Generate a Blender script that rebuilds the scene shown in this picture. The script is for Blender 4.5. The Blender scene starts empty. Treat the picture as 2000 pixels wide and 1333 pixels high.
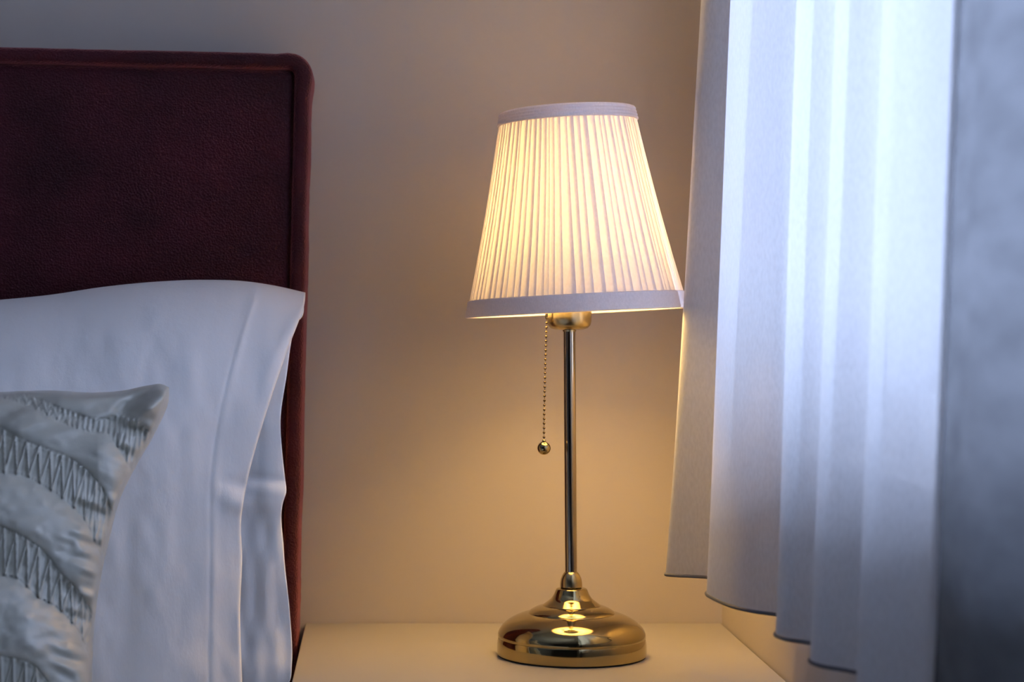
import bpy, bmesh, math, random
import numpy as np
from mathutils import Vector, Matrix

# ------------------------------------------------------------------ camera, light, exposure
SC = bpy.context.scene
COL = SC.collection
F = 3889.0                 # focal length in pixels of the 2000 px wide frame (70 mm on 36 mm)
PX0, PY0 = 735.0, 621.0    # where the level viewing axis meets the picture
D = 2.205                  # camera to back wall
EYE = 0.888
NT = 0.55                  # nightstand top
BED = 0.42                 # mattress top
XW = 0.383                 # right wall
DL = 1.99                  # camera to lamp
random.seed(4)
RNG = np.random.default_rng(7)

cam_d = bpy.data.cameras.new('camera')
cam_d.sensor_width = 36.0
cam_d.lens = F * 36.0 / 2000.0
cam_d.shift_x = (1000.0 - PX0) / 2000.0
cam_d.shift_y = -(666.5 - PY0) / 2000.0
cam_d.clip_start = 0.02
cam_d.dof.use_dof = True
cam_d.dof.focus_distance = DL - 0.03
cam_d.dof.aperture_fstop = 7.0
cam = bpy.data.objects.new('camera', cam_d)
cam.location = (0, -D, EYE)
cam.rotation_euler = (math.pi / 2, 0, 0)
COL.objects.link(cam)
SC.camera = cam

world = bpy.data.worlds.new('evening_sky')
SC.world = world
world.use_nodes = True
world.node_tree.nodes['Background'].inputs[0].default_value = (0.50, 0.66, 1.0, 1)
world.node_tree.nodes['Background'].inputs[1].default_value = 0.6


def area(name, loc, rot, sx, sy, power, color):
    l = bpy.data.lights.new(name, 'AREA')
    l.shape = 'RECTANGLE'
    l.size, l.size_y = sx, sy
    l.energy = power
    l.color = color
    o = bpy.data.objects.new(name, l)
    o.location = loc
    o.rotation_euler = rot
    COL.objects.link(o)
    return o


DAY = (0.56, 0.685, 1.0)
# evening daylight outside the window of the right wall
area('daylight_sky', (XW + 0.45, -1.95, 1.65), (0, math.radians(90), 0), 2.0, 3.4, 385.0, DAY)
BULB = 186.0

SC.view_settings.view_transform = 'Standard'
SC.view_settings.look = 'None'
SC.view_settings.gamma = 1.0
SC.view_settings.use_curve_mapping = False
SC.view_settings.exposure = 0.16
SC.cycles.use_denoising = True
SC.cycles.max_bounces = 14
SC.cycles.diffuse_bounces = 8
SC.cycles.transmission_bounces = 10
SC.cycles.transparent_max_bounces = 16
SC.cycles.sample_clamp_indirect = 6.0
SC.cycles.caustics_reflective = True
SC.cycles.blur_glossy = 0.5


# ------------------------------------------------------------------ helpers
def W(px, py, d):
    """point at distance d from the camera plane"""
    return ((px - PX0) * d / F, d - D, EYE - (py - PY0) * d / F)


def link(name, me, mat, parent=None, smooth=True):
    o = bpy.data.objects.new(name, me)
    COL.objects.link(o)
    if mat is not None:
        me.materials.append(mat)
    if smooth:
        for p in me.polygons:
            p.use_smooth = True
    if parent is not None:
        o.parent = parent
    return o


def from_bm(name, bm, mat, parent=None, smooth=True):
    bmesh.ops.recalc_face_normals(bm, faces=bm.faces)
    me = bpy.data.meshes.new(name)
    bm.to_mesh(me)
    bm.free()
    return link(name, me, mat, parent, smooth)


def from_data(name, verts, faces, mat, parent=None, smooth=True):
    me = bpy.data.meshes.new(name)
    me.from_pydata([tuple(v) for v in verts], [], faces)
    me.update()
    return link(name, me, mat, parent, smooth)


def thing(o, label, cat, group=None):
    o['label'] = label
    o['category'] = cat
    if group:
        o['group'] = group
    return o


def empty(name, loc, rot=(0, 0, 0)):
    o = bpy.data.objects.new(name, None)
    o.location = loc
    o.rotation_euler = rot
    COL.objects.link(o)
    return o


def structure(o):
    o['kind'] = 'structure'
    return o


def sharp(o, deg=35):
    o.data.set_sharp_from_angle(angle=math.radians(deg))
    return o


def add_box(bm, lo, hi):
    r = bmesh.ops.create_cube(bm, size=1.0)
    c = [(a + b) / 2 for a, b in zip(lo, hi)]
    s = [b - a for a, b in zip(lo, hi)]
    for v in r['verts']:
        v.co = Vector([v.co[i] * s[i] + c[i] for i in range(3)])
    return r['verts']


def box(name, lo, hi, mat, parent=None, bevel=0.0):
    bm = bmesh.new()
    add_box(bm, lo, hi)
    if bevel:
        bmesh.ops.bevel(bm, geom=bm.edges[:], offset=bevel, segments=3, affect='EDGES', profile=0.5)
    o = from_bm(name, bm, mat, parent, smooth=bool(bevel))
    return o


def lathe(name, prof, mat, parent=None, n=96, cap=True):
    """prof: list of (r, z), from bottom to top"""
    verts, faces = [], []
    m = len(prof)
    for i in range(n):
        a = 2 * math.pi * i / n
        for r, z in prof:
            verts.append((r * math.cos(a), r * math.sin(a), z))
    for i in range(n):
        j = (i + 1) % n
        for k in range(m - 1):
            faces.append((i * m + k, j * m + k, j * m + k + 1, i * m + k + 1))
    if cap:
        faces.append(tuple(i * m for i in reversed(range(n))))
        faces.append(tuple(i * m + m - 1 for i in range(n)))
    o = from_data(name, verts, faces, mat, parent)
    sharp(o, 40)
    return o


def tube(name, pts, rad, mat, parent=None, n=10):
    verts, faces = [], []
    P = [Vector(p) for p in pts]
    m = len(P)
    for i, p in enumerate(P):
        t = (P[min(i + 1, m - 1)] - P[max(i - 1, 0)]).normalized()
        ref = Vector((0, 0, 1)) if abs(t.z) < 0.9 else Vector((1, 0, 0))
        u = t.cross(ref).normalized()
        v = t.cross(u).normalized()
        for k in range(n):
            a = 2 * math.pi * k / n
            verts.append(p + rad * (math.cos(a) * u + math.sin(a) * v))
    for i in range(m - 1):
        for k in range(n):
            l = (k + 1) % n
            faces.append((i * n + k, i * n + l, (i + 1) * n + l, (i + 1) * n + k))
    faces.append(tuple(range(n)))
    faces.append(tuple((m - 1) * n + k for k in reversed(range(n))))
    me = bpy.data.meshes.new(name)
    me.from_pydata([tuple(v) for v in verts], [], faces)
    bm = bmesh.new()
    bm.from_mesh(me)
    bpy.data.meshes.remove(me)
    return from_bm(name, bm, mat, parent)


def interp(x, pts):
    xs, ys = zip(*pts)
    return np.interp(x, xs, ys)


def spline(x, pts):
    """smooth (Catmull-Rom style, via dense resample and blur) interpolation"""
    xs = np.array([p[0] for p in pts], float)
    ys = np.array([p[1] for p in pts], float)
    m = np.gradient(ys, xs)
    x = np.clip(np.asarray(x, float), xs[0], xs[-1])
    i = np.clip(np.searchsorted(xs, x) - 1, 0, len(xs) - 2)
    h = xs[i + 1] - xs[i]
    t = (x - xs[i]) / h
    return ((2 * t**3 - 3 * t**2 + 1) * ys[i] + (t**3 - 2 * t**2 + t) * h * m[i]
            + (-2 * t**3 + 3 * t**2) * ys[i + 1] + (t**3 - t**2) * h * m[i + 1])


NOISE = RNG.random((256, 256))


def vnoise(x, y):
    x = np.asarray(x, float)
    y = np.asarray(y, float)
    xi = np.floor(x).astype(int)
    yi = np.floor(y).astype(int)
    fx = x - xi
    fy = y - yi
    fx = fx * fx * (3 - 2 * fx)
    fy = fy * fy * (3 - 2 * fy)
    g = lambda a, b: NOISE[a % 256, b % 256]
    return ((g(xi, yi) * (1 - fx) + g(xi + 1, yi) * fx) * (1 - fy)
            + (g(xi, yi + 1) * (1 - fx) + g(xi + 1, yi + 1) * fx) * fy) * 2 - 1


def gauss(x, s):
    return np.exp(-(x / s) ** 2)


def grid_faces(nu, nv, off=0, flip=False):
    f = []
    for j in range(nv - 1):
        for i in range(nu - 1):
            a = off + j * nu + i
            q = (a, a + 1, a + nu + 1, a + nu)
            f.append(q[::-1] if flip else q)
    return f


# ------------------------------------------------------------------ materials
def mat(name, color, rough=0.6, metal=0.0, spec=0.5, sheen=0.0):
    m = bpy.data.materials.new(name)
    m.use_nodes = True
    b = m.node_tree.nodes['Principled BSDF']
    b.inputs['Base Color'].default_value = (*color, 1)
    b.inputs['Roughness'].default_value = rough
    b.inputs['Metallic'].default_value = metal
    b.inputs['Specular IOR Level'].default_value = spec
    b.inputs['Sheen Weight'].default_value = sheen
    return m


def nodes(m):
    return m.node_tree.nodes, m.node_tree.links


def noise_node(m, scale, detail=4.0, stretch=None, rough=0.55):
    N, L = nodes(m)
    tc = N.new('ShaderNodeTexCoord')
    t = N.new('ShaderNodeTexNoise')
    t.inputs['Scale'].default_value = scale
    t.inputs['Detail'].default_value = detail
    t.inputs['Roughness'].default_value = rough
    if stretch:
        mp = N.new('ShaderNodeMapping')
        mp.inputs['Scale'].default_value = stretch
        L.new(tc.outputs['Object'], mp.inputs['Vector'])
        L.new(mp.outputs[0], t.inputs['Vector'])
    else:
        L.new(tc.outputs['Object'], t.inputs['Vector'])
    return t


def add_bump(m, fac_socket, strength, dist, target=None):
    N, L = nodes(m)
    b = N.new('ShaderNodeBump')
    b.inputs['Strength'].default_value = strength
    b.inputs['Distance'].default_value = dist
    L.new(fac_socket, b.inputs['Height'])
    for t in (target or [N['Principled BSDF']]):
        L.new(b.outputs[0], t.inputs['Normal'])
    return b


def ramp_color(m, fac, c0, c1, p0=0.3, p1=0.7):
    N, L = nodes(m)
    r = N.new('ShaderNodeValToRGB')
    r.color_ramp.elements[0].position = p0
    r.color_ramp.elements[1].position = p1
    r.color_ramp.elements[0].color = (*c0, 1)
    r.color_ramp.elements[1].color = (*c1, 1)
    L.new(fac, r.inputs[0])
    L.new(r.outputs[0], N['Principled BSDF'].inputs['Base Color'])
    return r


def paint(name, color, rough=0.75):
    m = mat(name, color, rough, spec=0.25)
    t = noise_node(m, 260, 3)
    add_bump(m, t.outputs[0], 0.08, 0.001)
    return m


def sheer(name, color, w_trans, w_diff, w_clear, weave=900.0, var=0.06, stretch=(1.0, 1.0, 0.35)):
    """thin woven cloth: reflected, transmitted and straight-through light"""
    m = bpy.data.materials.new(name)
    m.use_nodes = True
    N, L = nodes(m)
    N.clear()
    out = N.new('ShaderNodeOutputMaterial')
    tc = N.new('ShaderNodeTexCoord')
    mp = N.new('ShaderNodeMapping')
    mp.inputs['Scale'].default_value = stretch
    tx = N.new('ShaderNodeTexNoise')
    tx.inputs['Scale'].default_value = weave
    tx.inputs['Detail'].default_value = 2
    L.new(tc.outputs['Object'], mp.inputs[0])
    L.new(mp.outputs[0], tx.inputs['Vector'])
    rp = N.new('ShaderNodeValToRGB')
    rp.color_ramp.elements[0].position = 0.3
    rp.color_ramp.elements[1].position = 0.7
    rp.color_ramp.elements[0].color = tuple(c * (1 - var) for c in color) + (1,)
    rp.color_ramp.elements[1].color = tuple(min(1, c * (1 + var)) for c in color) + (1,)
    L.new(tx.outputs[0], rp.inputs[0])
    df = N.new('ShaderNodeBsdfDiffuse')
    tr = N.new('ShaderNodeBsdfTranslucent')
    cl = N.new('ShaderNodeBsdfTransparent')
    L.new(rp.outputs[0], df.inputs[0])
    L.new(rp.outputs[0], tr.inputs[0])
    s = w_trans + w_diff
    m1 = N.new('ShaderNodeMixShader')
    m1.inputs[0].default_value = w_trans / s
    L.new(df.outputs[0], m1.inputs[1])
    L.new(tr.outputs[0], m1.inputs[2])
    if w_clear > 0:
        m2 = N.new('ShaderNodeMixShader')
        m2.inputs[0].default_value = w_clear
        L.new(m1.outputs[0], m2.inputs[1])
        L.new(cl.outputs[0], m2.inputs[2])
        L.new(m2.outputs[0], out.inputs[0])
    else:
        L.new(m1.outputs[0], out.inputs[0])
    return m


M = {}
M['wall'] = paint('wall_paint', (0.52, 0.465, 0.42))
M['wall_dark'] = paint('darkened_wall_paint', (0.13, 0.13, 0.14))  # unseen walls coloured dark to cut the light bounced around the room
M['ceiling'] = paint('ceiling_paint', (0.5, 0.49, 0.48))
M['frame'] = mat('window_frame_lacquer', (0.75, 0.75, 0.74), 0.35)
M['night'] = mat('nightstand_lacquer', (0.47, 0.43, 0.38), 0.38, spec=0.35)
_t = noise_node(M['night'], 60, 4)
add_bump(M['night'], _t.outputs[0], 0.04, 0.001)
M['floor'] = mat('oak_floor', (0.25, 0.16, 0.09), 0.45)
_t = noise_node(M['floor'], 6, 8, (1, 12, 1))
ramp_color(M['floor'], _t.outputs[0], (0.10, 0.06, 0.035), (0.19, 0.12, 0.07))
M['brass'] = mat('polished_brass', (0.43, 0.345, 0.175), 0.08, 1.0)
_t = noise_node(M['brass'], 25, 3)
add_bump(M['brass'], _t.outputs[0], 0.015, 0.001)
M['brass_satin'] = mat('satin_brass', (0.50, 0.405, 0.225), 0.24, 1.0)
_t = noise_node(M['brass_satin'], 120, 3, (1, 1, 14))
add_bump(M['brass_satin'], _t.outputs[0], 0.05, 0.0005)
M['steel'] = mat('dark_nickel', (0.36, 0.31, 0.24), 0.14, 1.0)
M['bead'] = mat('bronze_bead', (0.17, 0.115, 0.06), 0.25, 1.0)
_t = noise_node(M['bead'], 300, 2)
add_bump(M['bead'], _t.outputs[0], 0.03, 0.0003)
M['rubber'] = mat('black_felt', (0.012, 0.012, 0.012), 0.9)
M['white_plastic'] = mat('white_plastic', (0.75, 0.74, 0.7), 0.4)
M['shade'] = sheer('pleated_shade_cloth', (0.88, 0.85, 0.88), 0.46, 0.54, 0.0, 600, 0.04)
M['lining'] = sheer('shade_lining_film', (0.88, 0.88, 0.90), 0.215, 0.785, 0.0, 200, 0.01)
M['shade_band'] = sheer('shade_trim_cloth', (0.90, 0.86, 0.88), 0.26, 0.74, 0.0, 900, 0.05)
M['sheer'] = sheer('white_voile', (0.67, 0.675, 0.70), 0.19, 0.81, 0.07, 500, 0.05)
M['drape'] = sheer('grey_curtain_cloth', (0.165, 0.17, 0.18), 0.31, 0.69, 0.0, 34, 0.13, (0.5, 0.5, 1.3))
M['hem'] = mat('grey_hem_thread', (0.16, 0.16, 0.18), 0.9)

# burgundy suede: leather-like grain with worn lighter patches
m = mat('burgundy_suede', (0.15, 0.03, 0.04), 0.6, spec=0.22, sheen=0.55)
N, L = nodes(m)
N['Principled BSDF'].inputs['Sheen Tint'].default_value = (1.0, 0.33, 0.33, 1)
N['Principled BSDF'].inputs['Sheen Roughness'].default_value = 0.45
big = noise_node(m, 9, 5)
ramp_color(m, big.outputs[0], (0.025, 0.0022, 0.0068), (0.064, 0.0068, 0.0155), 0.35, 0.7)
fine = noise_node(m, 330, 5, (1, 1, 1), 0.65)
vor = N.new('ShaderNodeTexVoronoi')
vor.inputs['Scale'].default_value = 420
tcv = N.new('ShaderNodeTexCoord')
L.new(tcv.outputs['Object'], vor.inputs['Vector'])
ad = N.new('ShaderNodeMath')
ad.operation = 'ADD'
L.new(fine.outputs[0], ad.inputs[0])
L.new(vor.outputs['Distance'], ad.inputs[1])
add_bump(m, ad.outputs[0], 0.48, 0.0022)
M['suede'] = m

# white cotton
m = mat('white_cotton', (0.93, 0.93, 0.935), 0.85, spec=0.15, sheen=0.1)
n1 = noise_node(m, 700, 2, (1, 1, 0.3))
n2 = noise_node(m, 14, 5, (1.6, 1, 0.7))
N, L = nodes(m)
ad = N.new('ShaderNodeMath')
ad.operation = 'MULTIPLY_ADD'
L.new(n1.outputs[0], ad.inputs[0])
ad.inputs[1].default_value = 0.05
L.new(n2.outputs[0], ad.inputs[2])
add_bump(m, ad.outputs[0], 0.22, 0.008)
M['cotton'] = m
M['mattress'] = mat('mattress_cover', (0.75, 0.76, 0.78), 0.9)

# sage satin
m = mat('sage_satin', (0.36, 0.36, 0.315), 0.33, spec=0.8, sheen=0.2)
N, L = nodes(m)
N['Principled BSDF'].inputs['Sheen Roughness'].default_value = 0.4
N['Principled BSDF'].inputs['Anisotropic'].default_value = 0.4
n1 = noise_node(m, 45, 6, (1, 1, 1.4), 0.6)
ramp_color(m, noise_node(m, 20, 4).outputs[0], (0.48, 0.485, 0.425), (0.56, 0.56, 0.49))
add_bump(m, n1.outputs[0], 0.18, 0.004)
M['satin'] = m

# window glass: thin pane, mostly clear with a mirror-like reflection
m = bpy.data.materials.new('window_glass')
m.use_nodes = True
N, L = nodes(m)
N.clear()
out = N.new('ShaderNodeOutputMaterial')
g = N.new('ShaderNodeBsdfGlossy')
g.inputs['Roughness'].default_value = 0.02
t = N.new('ShaderNodeBsdfTransparent')
fr = N.new('ShaderNodeFresnel')
mx = N.new('ShaderNodeMixShader')
L.new(fr.outputs[0], mx.inputs[0])
L.new(t.outputs[0], mx.inputs[1])
L.new(g.outputs[0], mx.inputs[2])
L.new(mx.outputs[0], out.inputs[0])
M['glass'] = m

# glowing bulb
m = bpy.data.materials.new('warm_bulb')
m.use_nodes = True
N, L = nodes(m)
N.clear()
out = N.new('ShaderNodeOutputMaterial')
e = N.new('ShaderNodeEmission')
e.inputs[0].default_value = (1.0, 0.61, 0.185, 1)
e.inputs[1].default_value = BULB
L.new(e.outputs[0], out.inputs[0])
M['bulb'] = m

# ------------------------------------------------------------------ the room
XL, YF, ZC, TH = -2.6, -4.3, 2.5, 0.16
structure(box('floor', (XL - TH, YF - TH, -0.1), (XW + TH, TH, 0), M['floor']))
structure(box('ceiling', (XL - TH, YF - TH, ZC), (XW + TH, TH, ZC + 0.1), M['ceiling']))
structure(box('wall_back', (XL - TH, 0, 0), (XW + TH, TH, ZC), M['wall']))
structure(box('wall_left', (XL - TH, YF, 0), (XL, 0, ZC), M['wall_dark']))
structure(box('wall_front', (XL - TH, YF - TH, 0), (XW + TH, YF, ZC), M['wall_dark']))

SILL = 0.77
WINS = [(-1.98, -0.33, SILL, 2.30)]   # y0, y1, z0, z1


def wall_with_windows():
    bm = bmesh.new()
    ys = [YF, -1.98, -0.33, 0.0]
    for i in range(3):
        a, b = ys[i], ys[i + 1]
        w = [w for w in WINS if abs(w[0] - a) < 1e-6]
        if w:
            add_box(bm, (XW, a, 0), (XW + TH, b, w[0][2]))
            add_box(bm, (XW, a, w[0][3]), (XW + TH, b, ZC))
        else:
            add_box(bm, (XW, a, 0), (XW + TH, b, ZC))
    bmesh.ops.remove_doubles(bm, verts=bm.verts, dist=1e-5)
    return structure(from_bm('wall_right', bm, M['wall'], smooth=False))


wall_with_windows()
for i, (y0, y1, z0, z1) in enumerate(WINS):
    x0, x1, fw = XW + 0.085, XW + 0.135, 0.05
    bm = bmesh.new()
    add_box(bm, (x0, y0, z0), (x1, y1, z0 + fw))
    add_box(bm, (x0, y0, z1 - fw), (x1, y1, z1))
    add_box(bm, (x0, y0, z0 + fw), (x1, y0 + fw, z1 - fw))
    add_box(bm, (x0, y1 - fw, z0 + fw), (x1, y1, z1 - fw))
    w = structure(from_bm('window_%d' % (i + 1), bm, M['frame'], smooth=False))
    box('pane', (x0 + 0.02, y0 + fw, z0 + fw), (x0 + 0.026, y1 - fw, z1 - fw), M['glass'], w)
structure(box('trim_1', (0.27, -2.0, ZC - 0.022), (0.36, -0.20, ZC), M['frame'], bevel=0.003))   # curtain track

# ------------------------------------------------------------------ nightstand
ns = empty('nightstand', (0.15, -0.20, 0.0))
nx0, nx1, ny0, ny1 = -0.0785 - 0.15, XW - 0.002 - 0.15, -0.43 + 0.20, -0.002 + 0.20
box('tabletop', (nx0, ny0, NT - 0.025), (nx1, ny1, NT), M['night'], ns, 0.0015)
box('cabinet_body', (nx0 + 0.004, ny0 + 0.02, 0.0), (nx1 - 0.004, ny1 - 0.004, NT - 0.025), M['night'], ns, 0.001)
for z0, z1 in ((0.05, 0.28), (0.285, 0.515)):
    dr = box('drawer', (nx0 + 0.008, ny0 + 0.002, z0), (nx1 - 0.008, ny0 + 0.02, z1), M['night'], ns, 0.002)
    kn = lathe('knob', [(0.006, 0), (0.006, 0.012), (0.014, 0.018), (0.016, 0.024), (0.012, 0.03), (0.001, 0.031)],
               M['brass_satin'], dr, 32)
    kn.rotation_euler = (math.radians(90), 0, 0)
    kn.location = ((nx0 + nx1) / 2, ny0 + 0.002, (z0 + z1) / 2)
thing(ns, 'pale cream nightstand under the brass lamp, between bed and window wall', 'nightstand')

# ------------------------------------------------------------------ bed
HF = 2.125 - D                       # front face of the headboard
bed = empty('upholstered_bed', (-0.95, HF, 0.0))
HX1, HX0 = -0.0845, -1.82            # outer sides at nightstand height
HTOP = EYE + (PY0 - 105) * 2.125 / F
TILT = math.radians(1.35)


def tilt(p, c=(-0.0865, 0, NT)):
    x, y, z = p
    dx, dz = x - c[0], z - c[2]
    return (c[0] + dx * math.cos(TILT) + dz * math.sin(TILT), y, c[2] - dx * math.sin(TILT) + dz * math.cos(TILT))


def headboard():
    rw = 0.0170                      # width of the padded border
    rx1 = HX1
    ztop = HTOP
    # padded border: a fat roll swept along left side, top, right side
    cr = 0.016                       # rounding of the outer corner
    path = []
    ho, ro = rw / 2, 0.030
    xa, xb, zt = HX0 + ho, rx1 - ho, ztop - ho

    def arc(cx, cz, r, a0, a1, n=10):
        return [(cx + r * math.cos(math.radians(a0 + (a1 - a0) * i / n)), cz + r * math.sin(math.radians(a0 + (a1 - a0) * i / n)))
                for i in range(n + 1)]
    path += [(xa, z) for z in np.linspace(0.12, zt - cr, 60)]
    path += arc(xa + cr, zt - cr, cr, 180, 90)
    path += [(x, zt) for x in np.linspace(xa + cr, xb - cr, 140)[1:-1]]
    path += arc(xb - cr, zt - cr, cr, 90, 0)
    path += [(xb, z) for z in np.linspace(zt - cr, 0.12, 160)[1:]]
    m = len(path)
    # section (s = outward, y): rounded front, flat sides to the back
    sec = []
    for i in range(19):
        a = math.radians(-180 + 180 * i / 18)
        e = 0.72
        s = math.copysign(abs(math.cos(a)) ** e, math.cos(a)) * ho
        y = HF + 0.010 + math.copysign(abs(math.sin(a)) ** e, math.sin(a)) * 0.016
        sec.append((s, y))
    sec += [(ho * 1.0, HF + 0.04), (ho, -0.004), (-ho, -0.004), (-ho, HF + 0.04)]
    k = len(sec)
    verts, faces = [], []
    for i, (x, z) in enumerate(path):
        a, b = path[max(i - 1, 0)], path[min(i + 1, m - 1)]
        tx, tz = b[0] - a[0], b[1] - a[1]
        l = math.hypot(tx, tz)
        nx, nz = -tz / l, tx / l
        wob = 0.0007 * float(vnoise(i * 0.16, 3.3)) + 0.0003 * float(vnoise(i * 0.7, 8.1))
        corner = 0.0022 * math.exp(-((x - xb) ** 2 + (z - zt + 0.01) ** 2) / 0.02 ** 2)
        # little gathers near the right corner
        gath = 0.0008 * math.sin(x * 900) * math.exp(-((x - xb + 0.035) / 0.022) ** 2) if z > zt - 0.002 else 0
        for s, y in sec:
            g = s / ho
            o_ = s + (wob + corner + gath) * (0.5 + 0.5 * g)
            p = (x + nx * o_, y - 0.002 * corner, z + nz * o_)
            verts.append(tilt(p))
    for i in range(m - 1):
        for j in range(k):
            l = (j + 1) % k
            faces.append((i * k + j, i * k + l, (i + 1) * k + l, (i + 1) * k + j))
    faces.append(tuple(range(k)))
    faces.append(tuple((m - 1) * k + j for j in reversed(range(k))))
    me = bpy.data.meshes.new('t')
    me.from_pydata(verts, [], faces)
    bm = bmesh.new()
    bm.from_mesh(me)
    bpy.data.meshes.remove(me)
    o = from_bm('headboard_border', bm, M['suede'], None)
    sharp(o, 60)
    # inset panel with soft pillowed edge
    nu, nv = 120, 80
    xs0, xs1, zs0, zs1 = HX0 + rw - 0.001, rx1 - rw + 0.001, 0.12, ztop - rw + 0.001
    U = (1 - np.cos(np.linspace(0, math.pi, nu))) / 2
    V = (1 - np.cos(np.linspace(0, math.pi, nv))) / 2
    verts = []
    for v in V:
        for u in U:
            x = xs0 + (xs1 - xs0) * u
            z = zs0 + (zs1 - zs0) * v
            e = min(x - xs0, xs1 - x, zs1 - z)
            y = HF + 0.002 + 0.016 * math.exp(-e / 0.0022) - 0.0035 * (1 - math.exp(-e / 0.08)) \
                + 0.0012 * float(vnoise(x * 9, z * 9))
            verts.append(tilt((x, y, z)))
    n = len(verts)
    faces = grid_faces(nu, nv)
    back = []
    for idx in ([i for i in range(nu)] + [j * nu + nu - 1 for j in range(1, nv)]
                + [(nv - 1) * nu + i for i in range(nu - 2, -1, -1)] + [j * nu for j in range(nv - 2, 0, -1)]):
        back.append(idx)
    for q, idx in enumerate(back):
        x, y, z = verts[idx]
        verts.append((x, -0.006, z))
    kk = len(back)
    for q in range(kk):
        r = (q + 1) % kk
        faces.append((back[q], n + q, n + r, back[r]))
    faces.append(tuple(n + q for q in range(kk)))
    me = bpy.data.meshes.new('t')
    me.from_pydata(verts, [], faces)
    bm = bmesh.new()
    bm.from_mesh(me)
    bpy.data.meshes.remove(me)
    p = from_bm('headboard_panel', bm, M['suede'], None)
    sharp(p, 60)
    return o, p


for o in headboard():
    o.parent = bed
    o.matrix_parent_inverse = Matrix.Translation(bed.location).inverted()
b = box('bed_base', (-1.80, -2.10, 0.06), (-0.11, HF - 0.006, 0.20), M['suede'], bed, 0.012)
b.matrix_parent_inverse = Matrix.Translation(bed.location).inverted()
b = box('mattress', (-1.79, -2.09, 0.20), (-0.12, HF - 0.008, BED), M['mattress'], bed, 0.03)
b.matrix_parent_inverse = Matrix.Translation(bed.location).inverted()
for x, y in ((-1.72, -2.0), (-0.2, -2.0), (-1.72, -0.2), (-0.2, -0.2)):
    b = lathe('leg', [(0.02, 0), (0.028, 0.06)], M['rubber'], bed, 24)
    b.location = (x, y, 0)
    b.matrix_parent_inverse = Matrix.Translation(bed.location).inverted()
thing(bed, 'bed with a burgundy suede headboard edged by a padded border', 'bed')


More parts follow.
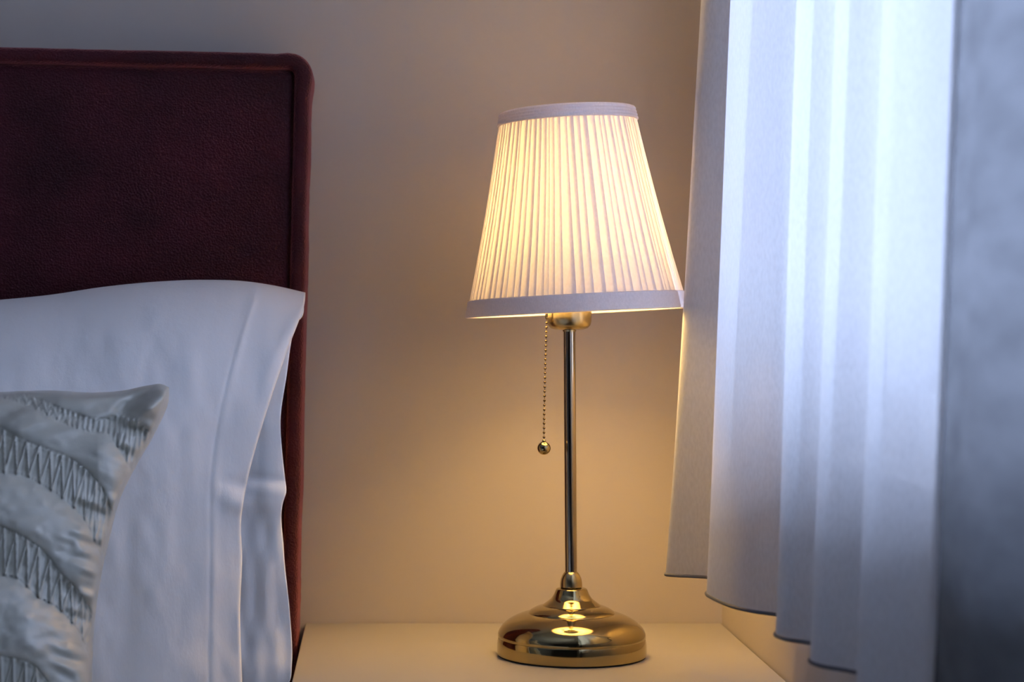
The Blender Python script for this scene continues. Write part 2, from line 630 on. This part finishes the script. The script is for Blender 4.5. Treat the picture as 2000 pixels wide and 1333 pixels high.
# ------------------------------------------------------------------ white pillow
def pillow():
    TOP = [(-760, 640), (-600, 618), (-300, 600), (0, 587), (100, 577), (200, 562), (300, 552), (400, 548), (480, 551),
           (540, 560), (597, 573)]
    BOT = 1532.0
    FE = [(560, 597), (597, 594), (625, 585), (680, 565), (740, 545), (850, 510), (960, 481), (1030, 470), (1100, 472), (1200, 468),
          (1333, 472), (1545, 480)]
    BE = [(560, 597), (590, 594), (622, 589), (634, 579), (660, 572), (740, 560), (830, 548), (900, 552), (945, 557), (965, 559),
          (990, 552), (1080, 554), (1200, 566), (1300, 570), (1333, 566), (1352, 556), (1420, 546), (1545, 542)]
    XLFT = -760.0
    SEAM = [(540, 505), (700, 455), (900, 415), (1100, 410), (1333, 408), (1545, 410)]
    nu, nv = 230, 170
    v = np.linspace(0, 1, nv) ** 1.25
    u = np.concatenate([np.linspace(0, 0.58, 60, endpoint=False), np.linspace(0.58, 1, 170)])
    U, V = np.meshgrid(u, v)

    def sheet(edge):
        py_e = 573 + V * (BOT - 573)
        xr = spline(py_e, edge)
        px = XLFT + (xr - XLFT) * U
        top = spline(px, TOP)
        py = top + V * (BOT - top)
        return px, py
    # front
    px, py = sheet(FE)
    fx, fy = px, py
    dback = 2.098 - 0.11 * V
    sm = lambda a: np.clip(a, 0, 1) ** 2 * (3 - 2 * np.clip(a, 0, 1))
    prof_v = np.sqrt(np.clip(1 - (1 - np.clip(V / 0.30, 0, 1)) ** 2, 0, 1)) * (0.35 + 0.65 * sm((1 - V) / 0.25 + 0.35))
    seam = spline(py, SEAM)
    tin = np.clip((spline(py, FE) + 130 - px) / 720.0, 0, 1)
    prof_u = np.sqrt(np.clip(1 - (1 - tin) ** 2, 0, 1))
    left = np.sqrt(np.clip(1 - (1 - np.clip((px - XLFT) / 250, 0, 1)) ** 2, 0, 1))
    # the open end stands off the back layer and flares forward a little
    mouth = sm((px - seam) / 90.0)
    thick = (0.108 + 0.092 * prof_u + 0.004 * mouth) * prof_v * left
    wr = 0.004 * vnoise(px / 170 + 3, py / 260) + 0.0022 * vnoise(px / 60, py / 140 + 9) + 0.0009 * vnoise(px / 25 + 5, py / 45)
    wr = wr * prof_v
    seamd = px - seam
    wr += -0.0007 * gauss(seamd, 3.5) * sm((py - 545) / 30) + 0.0006 * gauss(seamd - 9, 8)
    # slanted crease across the flap
    cl = py - (940 + (px - 430) * 0.28)
    wr += -0.0045 * gauss(cl, 16) * sm((px - 405) / 70) + 0.004 * gauss(cl - 34, 18) * sm((px - 405) / 70)
    wr += 0.0022 * gauss(px - (500 - (py - 560) * 0.28), 9) * sm((760 - py) / 150)
    wr += 0.005 * gauss((px - 590) + (py - 600) * 0.5, 16) * gauss(py - 640, 60)
    dfront = dback - thick - wr
    dfront[:, -1] += 0.0018
    # back layer
    bx, by = sheet(BE)
    seam_b = spline(by, SEAM)
    wb = 0.003 * vnoise(bx / 60 + 40, by / 120) + 0.0018 * vnoise(bx / 20, by / 70 + 60)
    clb = by - (950 + (bx - 480) * 0.12)
    wb += (-0.004 * gauss(clb + 16, 12) + 0.008 * gauss(clb, 17)) * sm((bx - 440) / 60)
    wb += 0.0018 * np.sin((bx + by * 0.1) / 19.0) * sm((bx - 470) / 60) * sm((by - 640) / 200)
    wb *= np.clip(V / 0.1, 0, 1)
    # the back layer lies against the headboard inside the body and follows the front layer at the mouth
    body = np.minimum(dback, 2.112)
    edge_d = dfront[:, -8:-7] + 0.004 + 0.020 * np.clip(V / 0.12, 0, 1)
    mixm = sm((bx - seam_b + 120) / 150.0)
    dbk = body * (1 - mixm) + np.minimum(edge_d, body) * mixm - wb
    dbk = np.minimum(np.maximum(dbk, np.minimum(dfront + 0.0025, 2.11)), 2.112)
    verts, faces = [], []
    for j in range(nv):
        for i in range(nu):
            verts.append(W(fx[j, i], fy[j, i], dfront[j, i]))
    for j in range(nv):
        for i in range(nu):
            verts.append(W(bx[j, i], by[j, i], dbk[j, i]))
    n = nu * nv
    faces += grid_faces(nu, nv)
    faces += grid_faces(nu, nv, n, True)
    for i in range(nu - 1):       # top fold and bottom seam
        faces.append((i, n + i, n + i + 1, i + 1))
        a = (nv - 1) * nu + i
        faces.append((a, a + 1, n + a + 1, n + a))
    for j in range(nv - 1):       # left end
        a = j * nu
        faces.append((a, a + nu, n + a + nu, n + a))
    me = bpy.data.meshes.new('t')
    me.from_pydata(verts, [], faces)
    bm = bmesh.new()
    bm.from_mesh(me)
    bpy.data.meshes.remove(me)
    bmesh.ops.remove_doubles(bm, verts=bm.verts, dist=2e-5)
    o = from_bm('bed_pillow', bm, M['cotton'])
    s = o.modifiers.new('cloth', 'SOLIDIFY')
    s.thickness = 0.0012
    s.offset = 0
    return thing(o, 'large white cotton pillow with an open hemmed end leaning on the headboard', 'pillow')


pillow()


# ------------------------------------------------------------------ quilted cushion
def cushion():
    # smooth curves in picture pixels at cushion distance
    Z = 2.211
    def zc(pts):
        return [(x / Z, 730 + y / Z) for x, y in pts]
    bands = [
        (zc([(0, 72), (100, 86), (200, 128), (300, 168), (400, 196), (470, 196), (540, 180), (620, 230), (760, 420)]),
         zc([(0, 98), (100, 128), (200, 176), (300, 222), (400, 252), (470, 262), (520, 330), (560, 400), (700, 600)])),
        (zc([(0, 235), (100, 288), (200, 328), (300, 368), (400, 445), (460, 540), (495, 640), (540, 800)]),
         zc([(0, 425), (100, 438), (200, 490), (300, 562), (370, 640), (430, 770), (480, 900), (520, 1000)])),
        (zc([(0, 660), (100, 708), (200, 785), (260, 865), (330, 935), (400, 1050), (470, 1250), (540, 1500)]),
         zc([(0, 868), (80, 888), (170, 968), (240, 1005), (300, 1060), (350, 1130), (400, 1260), (520, 1600)])),
        (zc([(0, 1225), (80, 1238), (150, 1268), (200, 1330), (300, 1450), (400, 1600), (540, 1800)]),
         zc([(0, 1400), (80, 1420), (150, 1460), (200, 1530), (300, 1650), (400, 1800), (540, 2000)])),
        (zc([(0, 1700), (200, 1760), (400, 1900), (540, 2100)]), zc([(0, 1860), (200, 1930), (400, 2080), (540, 2300)])),
    ]
    TOPC = [(0.0, 752), (0.05, 768), (0.3, 772), (0.627, 766), (0.74, 763), (0.84, 767), (0.90, 763), (0.955, 753), (0.985, 751), (1.0, 757)]
    BOTC = [(0.0, 1712), (0.08, 1695), (0.5, 1680), (0.92, 1695), (1.0, 1712)]
    RIGHT = [(0.0, 330), (0.022, 330), (0.095, 302), (0.165, 264), (0.215, 240), (0.30, 216), (0.37, 201), (0.46, 187), (0.55, 181),
             (0.64, 181), (0.74, 195), (0.86, 240), (1.0, 325)]
    LEFT = [(t, -230 - x) for t, x in RIGHT]
    nu, nv = 330, 330
    u = np.linspace(0, 1, nu)
    v = np.linspace(0, 1, nv)
    U, V = np.meshgrid(u, v)
    l_ = spline(V, LEFT)
    r_ = spline(V, RIGHT)
    px = l_ + (r_ - l_) * U
    t_ = spline(U, TOPC)
    b_ = spline(U, BOTC)
    py = t_ + (b_ - t_) * V
    ax = np.abs(px + 115) - 115          # mirrored about the middle of the cushion
    ax = np.where(ax < 0, ax * 0.6, ax)
    axc = np.clip(ax, 0, 330)
    sm = lambda a: np.clip(a, 0, 1) ** 2 * (3 - 2 * np.clip(a, 0, 1))
    h = np.zeros_like(px)
    edges = []
    for bt, bb in bands:
        edges.append((spline(axc, bt), spline(axc, bb)))
    # puffed panels between bands
    prev = t_ - 10
    for k, (yt, yb) in enumerate(edges):
        span = np.maximum(yt - prev, 4)
        q = np.clip((py - prev) / span, 0, 1)
        inside = (py > prev) & (py < yt)
        h += np.where(inside, np.sqrt(np.clip(1 - (2 * q - 1) ** 2, 0, 1)) * np.clip(span / 100, 0.1, 1) * 0.0075, 0)
        # gathered band with zigzag pleats
        bs = np.maximum(yb - yt, 3)
        tq = np.clip((py - yt) / bs, 0, 1)
        inb = (py >= yt) & (py <= yb)
        per = 21.0 if k == 0 else 24.0
        ph = (px + 0.12 * py) / per
        tri = np.abs((ph % 1.0) * 2 - 1)
        amp = 0.0026 * np.clip(bs / 60, 0.45, 1)
        fade = 0.45 + 0.55 * sm((190 - ax) / 120)
        zig = gauss(tri - tq, 0.16) * amp * 1.2 * fade
        ribs = 0.0008 * np.sin(ph * 4 * math.pi + 1.0) * (1 - fade + 0.25)
        edge_r = 0.0012 * (gauss(tq, 0.06) + gauss(tq - 1, 0.06))
        h += np.where(inb, 0.85 * zig + ribs + edge_r + 0.0008, 0)
        prev = yb
    # drawn-in wrinkles: near the right seam and the corner
    er = r_ - px
    wr = 0.0034 * vnoise(px / 60 + 11, (py - 0.35 * px) / 17) * gauss(er - 35, 60)
    wr += 0.0030 * vnoise(px / 110 + 2, (py + 0.45 * px) / 22 + 30) * gauss(py - 800, 60)
    wr += 0.0022 * vnoise(px / 55, py / 55 + 17) + 0.0008 * vnoise(px / 17, py / 14)
    h += 0.75 * wr * np.clip(er / 7, 0, 1)
    # the corner rolls into a tube
    s = (px - 210) * 0.80 + (py - 850) * -0.6
    dcr = (px - 327) * 0.55 + (py - 756) * 0.83
    h += 0.008 * gauss(dcr - 14, 13) * sm((px - 215) / 80) * sm((905 - py) / 60)
    h -= 0.006 * gauss(dcr + 16, 11) * sm((px - 200) / 50) * sm((320 - px) / 30)
    fold = np.clip(np.sin(math.pi * U), 0, 1) ** 0.5 * np.clip(np.sin(math.pi * V), 0, 1) ** 0.5
    dmid = 1.808 - 0.175 * V
    rim = np.minimum(np.minimum(U, 1 - U), np.minimum(V, 1 - V))
    rimf = np.clip(rim / 0.012, 0, 1)
    bulge = 0.085 * fold + 0.012 * np.sqrt(np.clip(1 - (1 - np.clip(rim / 0.02, 0, 1)) ** 2, 0, 1))
    dfr = dmid - bulge - 1.75 * h * (0.15 + 0.85 * rimf)
    verts, faces = [], []
    for j in range(nv):
        for i in range(nu):
            verts.append(W(px[j, i], py[j, i], dfr[j, i]))
    # back half, coarser in relief
    n = nu * nv
    dbk = dmid + 0.045 * fold
    for j in range(nv):
        for i in range(nu):
            verts.append(W(px[j, i], py[j, i], dbk[j, i]))
    faces += grid_faces(nu, nv)
    faces += grid_faces(nu, nv, n, True)
    ring = ([i for i in range(nu)] + [j * nu + nu - 1 for j in range(1, nv)]
            + [(nv - 1) * nu + i for i in range(nu - 2, -1, -1)] + [j * nu for j in range(nv - 2, 0, -1)])
    for q in range(len(ring)):
        a, b2 = ring[q], ring[(q + 1) % len(ring)]
        faces.append((a, n + a, n + b2, b2))
    me = bpy.data.meshes.new('t')
    me.from_pydata(verts, [], faces)
    bm = bmesh.new()
    bm.from_mesh(me)
    bpy.data.meshes.remove(me)
    bmesh.ops.remove_doubles(bm, verts=bm.verts, dist=1e-5)
    o = from_bm('throw_cushion', bm, M['satin'])
    return thing(o, 'sage green satin cushion with gathered zigzag bands, in front of the white pillow', 'cushion')


cushion()


# ------------------------------------------------------------------ table lamp
K = DL / F                                    # metres per picture pixel at the lamp
lx, ly, _ = W(1116.5, 1280, DL)
lamp = empty('table_lamp', (lx, ly, NT), (0, math.radians(0.0), 0))
lean = math.radians(0.40)

lathe('base_pad', [(141 * K, 0.0), (143.5 * K, 0.0005), (143.5 * K, 0.0030), (141 * K, 0.0034)], M['rubber'], lamp, 128)


def smooth_profile(pts, n=6):
    out = []
    for i in range(len(pts) - 1):
        p0 = pts[max(i - 1, 0)]
        p1, p2 = pts[i], pts[i + 1]
        p3 = pts[min(i + 2, len(pts) - 1)]
        for k in range(n):
            t = k / n
            out.append(tuple(0.5 * ((2 * b) + (-a + c) * t + (2 * a - 5 * b + 4 * c - d) * t * t + (-a + 3 * b - 3 * c + d) * t**3)
                             for a, b, c, d in zip(p0, p1, p2, p3)))
    out.append(pts[-1])
    return out


def zp(yz):                                   # height from the close-up's rows
    return (1000 - yz) / 5.0 * K


skirt = smooth_profile([(144.8, zp(984)), (145.4, zp(975)), (145.6, zp(930)), (145.3, zp(885)), (144.6, zp(852)), (143.6, zp(830)), (142.9, zp(822))])
dome1 = smooth_profile([(143.8, zp(818)), (143.0, zp(772)), (136.5, zp(714)), (124.5, zp(660)), (109, zp(617)), (95, zp(591)), (85, zp(580))])
dome2 = smooth_profile([(84.2, zp(574)), (80.5, zp(558)), (72.5, zp(534)), (64, zp(517)), (57, zp(508))])
neck = smooth_profile([(56.2, zp(503)), (49.5, zp(479)), (41, zp(445)), (35, zp(405)), (31.5, zp(365)), (29.5, zp(346)), (25, zp(337)), (18, zp(335))])
prof = [(r * K, z) for r, z in skirt + dome1 + dome2 + neck]
base = lathe('base', prof, M['brass'], lamp, 160)
sharp(base, 22)

def leaned(o, z=0.0):
    o.location = (-math.sin(lean) * z, 0, math.cos(lean) * z)
    o.rotation_euler = (0, -lean, 0)
    return o


col = lathe('collar', [(r * K, (zp(335) + 0.0004 + h)) for r, h in
                       [(20.5, 0), (21.6, 0.0006), (21.4, 0.004), (20, 0.0085), (17, 0.0122), (13.5, 0.0148), (11.2, 0.0158)]],
            M['brass_satin'], lamp, 64)
leaned(col)
ZCUP = EYE - NT + (621 - 645) * K              # underside of the socket cup
pole = lathe('pole', [(11.6 * K, zp(200)), (11.6 * K, ZCUP + 0.002)], M['steel'], lamp, 64)
leaned(pole)
cup = lathe('socket_cup', [(r * K, ZCUP + h * K) for r, h in
                           [(13, -3), (13.5, 0), (26, 0.5), (36, 3.5), (41, 9), (43, 16), (43.5, 26), (43.5, 46), (40, 48), (34, 48)]],
            M['brass_satin'], lamp, 96)
leaned(cup)
hold = lathe('bulb_holder', [(28 * K, ZCUP + 46 * K), (29 * K, ZCUP + 70 * K), (29 * K, ZCUP + 130 * K), (24 * K, ZCUP + 138 * K)],
             M['white_plastic'], lamp, 48)
leaned(hold)
zb = ZCUP + 245 * K
bulb = lathe('bulb', smooth_profile([(0.012, -0.044), (0.013, -0.034), (0.018, -0.022), (0.0225, -0.006), (0.0225, 0.008),
                                     (0.017, 0.018), (0.009, 0.0225), (0.0005, 0.024)], 5), M['bulb'], lamp, 48)
leaned(bulb, zb)
bulb.location.y += 0.018


def shade():
    zlo, zhi = 0.0, 391 * K
    rlo, rhi = 213 * K, 128.5 * K
    # irregular knife pleats, each folded back under its neighbour
    ws = []
    tot = 0
    while tot < 2 * math.pi:
        w = random.uniform(0.055, 0.105) * random.choice((0.8, 1, 1, 1.25))
        ws.append(w)
        tot += w
    ws = [w * 2 * math.pi / tot for w in ws]
    levels = np.linspace(0, 1, 16)
    npl = len(ws)
    jit = [(random.uniform(-1, 1), random.uniform(-1, 1), random.uniform(0.25, 0.6), random.uniform(0.2, 0.45)) for _ in ws]
    starts = np.concatenate([[0], np.cumsum(ws)[:-1]])
    verts, faces = [], []
    per = 7
    for t in levels:
        R = rlo + (rhi - rlo) * t - 0.0018 * math.sin(math.pi * t)
        z = zlo + (zhi - zlo) * t
        def st(k):
            w = ws[k % npl]
            j = jit[k % npl]
            return starts[k % npl] + (2 * math.pi if k >= npl else 0) + w * (0.10 * j[0] * math.sin(2.2 * t + j[1]) + 0.10 * j[1] * t)
        for k in range(npl):
            a, b = st(k), st(k + 1)
            w = b - a
            ov = w * (jit[k][2] * t + jit[k][3] * (1 - t) * 0.75)
            pts = [(a, -0.0002), (a + 0.35 * w, 0.0004), (a + 0.75 * w, 0.0007), (b + 0.02 * w, 0.0006),
                   (b + 0.012 * w, 0.0002), (b - ov, -0.0003), (b - ov, -0.0009)]
            for an, dr in pts:
                verts.append(((R + dr) * math.cos(an), (R + dr) * math.sin(an), z))
    row = npl * per
    for i in range(len(levels) - 1):
        for q in range(row):
            r = (q + 1) % row
            faces.append((i * row + q, i * row + r, (i + 1) * row + r, (i + 1) * row + q))
    o = from_data('shade', verts, faces, M['shade'], lamp)
    sharp(o, 40)
    sl = (rlo - rhi) / (zhi - zlo)

    def band(name, z0, z1, out):
        prof = []
        rr = lambda z: rlo - sl * z
        nstep = 8
        for i in range(nstep + 1):
            z = z0 + (z1 - z0) * i / nstep
            ridge = 0.0006 * math.sin(i / nstep * math.pi * 4) ** 2
            prof.append((rr(z) + out + ridge, z))
        prof += [(rr(z1) - 0.0002, z1 + 0.0006), (rr(z1) - 0.0042, z1)]
        prof += [(rr(z0) - 0.0042, z0), (rr(z0) - 0.0002, z0 - 0.0006)]
        prof.append(prof[0])
        return lathe(name, prof, M['shade_band'], o, 128, cap=False)
    lathe('lining', [(rlo - sl * (zhi - zlo) * q - 0.0032 - 0.0018 * math.sin(math.pi * q), zlo + 0.002 + (zhi - zlo - 0.004) * q)
                     for q in np.linspace(0, 1, 9)], M['lining'], o, 128, cap=False)
    band('bottom_band', zlo - 0.0004, zlo + 31 * K, 0.0016)
    band('top_band', zhi - 23 * K, zhi + 0.0006, 0.0016)
    # wire carrier under the bulb
    bm = bmesh.new()
    ring = [(0.0165 * math.cos(a), 0.0165 * math.sin(a), 0.058) for a in np.linspace(0, 2 * math.pi, 33)]
    car = tube('shade_carrier', ring, 0.0018, M['white_plastic'], o, 8)
    for a in (90, 210, 330):
        c, s = math.cos(math.radians(a)), math.sin(math.radians(a))
        tube('carrier_arm', [(0.0165 * c, 0.0165 * s, 0.058), (0.05 * c, 0.05 * s, 0.058), ((rlo - 0.004) * c, (rlo - 0.004) * s, 0.006)],
             0.0013, M['white_plastic'], o, 8)
    bm.free()
    zs = EYE - NT + (621 - 610.5) * K
    o.location = ((1124 - 1116.5) * K, -0.012, zs)
    o.rotation_euler = (math.radians(-0.8), math.radians(-2.7), 0)
    return o


shade()


def chain():
    bm = bmesh.new()
    x0, x1 = (1066 - 1116.5) * K, (1060.5 - 1116.5) * K
    z0 = EYE - NT + (621 - 622) * K
    z1 = EYE - NT + (621 - 862) * K
    n = 28
    yy = -0.012
    for i in range(n):
        t = i / (n - 1)
        c = Vector((x0 + (x1 - x0) * (1 - (1 - t) ** 1.6), yy, z0 + (z1 - z0) * t))
        r = bmesh.ops.create_uvsphere(bm, u_segments=12, v_segments=8, radius=2.6 * K)
        for v in r['verts']:
            v.co += c
        if i < n - 1:
            r = bmesh.ops.create_cone(bm, segments=6, radius1=0.5 * K, radius2=0.5 * K, depth=9.5 * K, cap_ends=True)
            for v in r['verts']:
                v.co += c + Vector((0, 0, (z1 - z0) / (n - 1) / 2))
    o = from_bm('pull_chain', bm, M['bead'], lamp)
    # end ball with a little ferrule
    bz = EYE - NT + (621 - 874.5) * K
    bm = bmesh.new()
    r = bmesh.ops.create_uvsphere(bm, u_segments=40, v_segments=24, radius=13 * K)
    r = bmesh.ops.create_cone(bm, segments=16, radius1=4 * K, radius2=3 * K, depth=5 * K, cap_ends=True)
    for v in r['verts']:
        v.co.z += 14 * K
    bl = from_bm('chain_ball', bm, M['brass'], o)
    bl.location = (x1, yy, bz)
    # connector that comes out of the socket cup
    pts = [(-38 * K, yy * 0.7, ZCUP + 40 * K), (-47 * K, yy * 0.95, ZCUP + 41 * K), (x0, yy, ZCUP + 37 * K), (x0 - 1 * K, yy, ZCUP + 23 * K)]
    tube('chain_guide', pts, 2.6 * K, M['brass_satin'], o, 10)
    return o


chain()
thing(lamp, 'lit brass table lamp with white pleated shade and pull chain', 'lamp')


# ------------------------------------------------------------------ curtains
def catmull(pts, n):
    out = []
    P = [np.array(p, float) for p in pts]
    for i in range(len(P) - 1):
        p0, p1, p2, p3 = P[max(i - 1, 0)], P[i], P[i + 1], P[min(i + 2, len(P) - 1)]
        for k in range(n):
            t = k / n
            out.append(0.5 * (2 * p1 + (p2 - p0) * t + (2 * p0 - 5 * p1 + 4 * p2 - p3) * t * t + (-p0 + 3 * p1 - 3 * p2 + p3) * t**3))
    out.append(P[-1])
    return out


def curtain(name, plan, zh, lean_k, material, hem, wob, label, zref=0.0):
    """plan: (x, distance) points of the cloth at the hem, far end first"""
    path = catmull(plan, 7)
    top = ZC - 0.022
    hs = np.concatenate([np.linspace(0, 1.3, 66), np.linspace(1.3, top - zh, 14)[1:]])
    nu, nv = len(path), len(hs)
    verts = []
    for h in hs:
        hr = h - zref
        hh = hr if hr < 0.5 else 0.5 + 0.2 * math.tanh((hr - 0.5) / 0.2)
        hh = max(hh, -0.3)
        for i, (x, d, kx) in enumerate(path):
            k = kx if kx else lean_k
            dx = k * hh
            ww = wob * float(vnoise(i / 9.0 + 3, h * 2.2)) + wob * 0.4 * float(vnoise(i / 4.0 + 30, h * 6))
            verts.append((min(x + dx + ww * min(1, h / 0.1), XW - 0.004), d - D, zh + h))
    o = from_data(name, verts, grid_faces(nu, nv), material)
    if hem:
        tube('hem', [(v[0], v[1], v[2] - 0.0006) for v in verts[:nu]], 0.0016, M['hem'], o, 8)
    return thing(o, label, 'curtain')


ZH = EYE - 0.246
plan = [(0.2800, 1.920, 0.060), (0.2780, 1.909, 0.070), (0.2870, 1.902, 0.069), (0.302, 1.896, 0.066), (0.316, 1.887, 0.062), (0.323, 1.858, 0.056), (0.311, 1.815, 0.05),
        (0.2955, 1.782, 0.042), (0.296, 1.745, 0.042), (0.304, 1.697, 0.040), (0.318, 1.668, 0.038), (0.3320, 1.652, 0.036), (0.339, 1.625, 0.036),
        (0.328, 1.585, 0.037), (0.311, 1.552, 0.037), (0.3135, 1.527, 0.037), (0.328, 1.509, 0.036), (0.334, 1.482, 0.036), (0.325, 1.455, 0.037),
        (0.3115, 1.431, 0.038), (0.3145, 1.409, 0.038), (0.330, 1.388, 0.038), (0.338, 1.362, 0.038), (0.327, 1.332, 0.038), (0.315, 1.306, 0.038),
        (0.325, 1.275, 0.038), (0.338, 1.250, 0.038), (0.340, 1.218, 0.038), (0.3275, 1.190, 0.038), (0.3265, 1.172, 0.038)]
curtain('sheer_curtain', plan, ZH, 0.04, M['sheer'], True, 0.0016,
        'white sheer curtain with soft folds and grey hem, glowing beside the lamp')
plan = [(0.3305, 1.188, 0.038), (0.3265, 1.155, 0.037), (0.3230, 1.125, 0.036), (0.318, 1.085, 0.030), (0.318, 1.05, 0.03), (0.326, 1.0, 0.03), (0.322, 0.95, 0.03), (0.318, 0.91, 0.03), (0.324, 0.885, 0.03)]
curtain('grey_curtain', plan, 0.03, 0.03, M['drape'], False, 0.0008,
        'grey curtain at the right edge of the photo, nearer than the white sheer', ZH - 0.03)
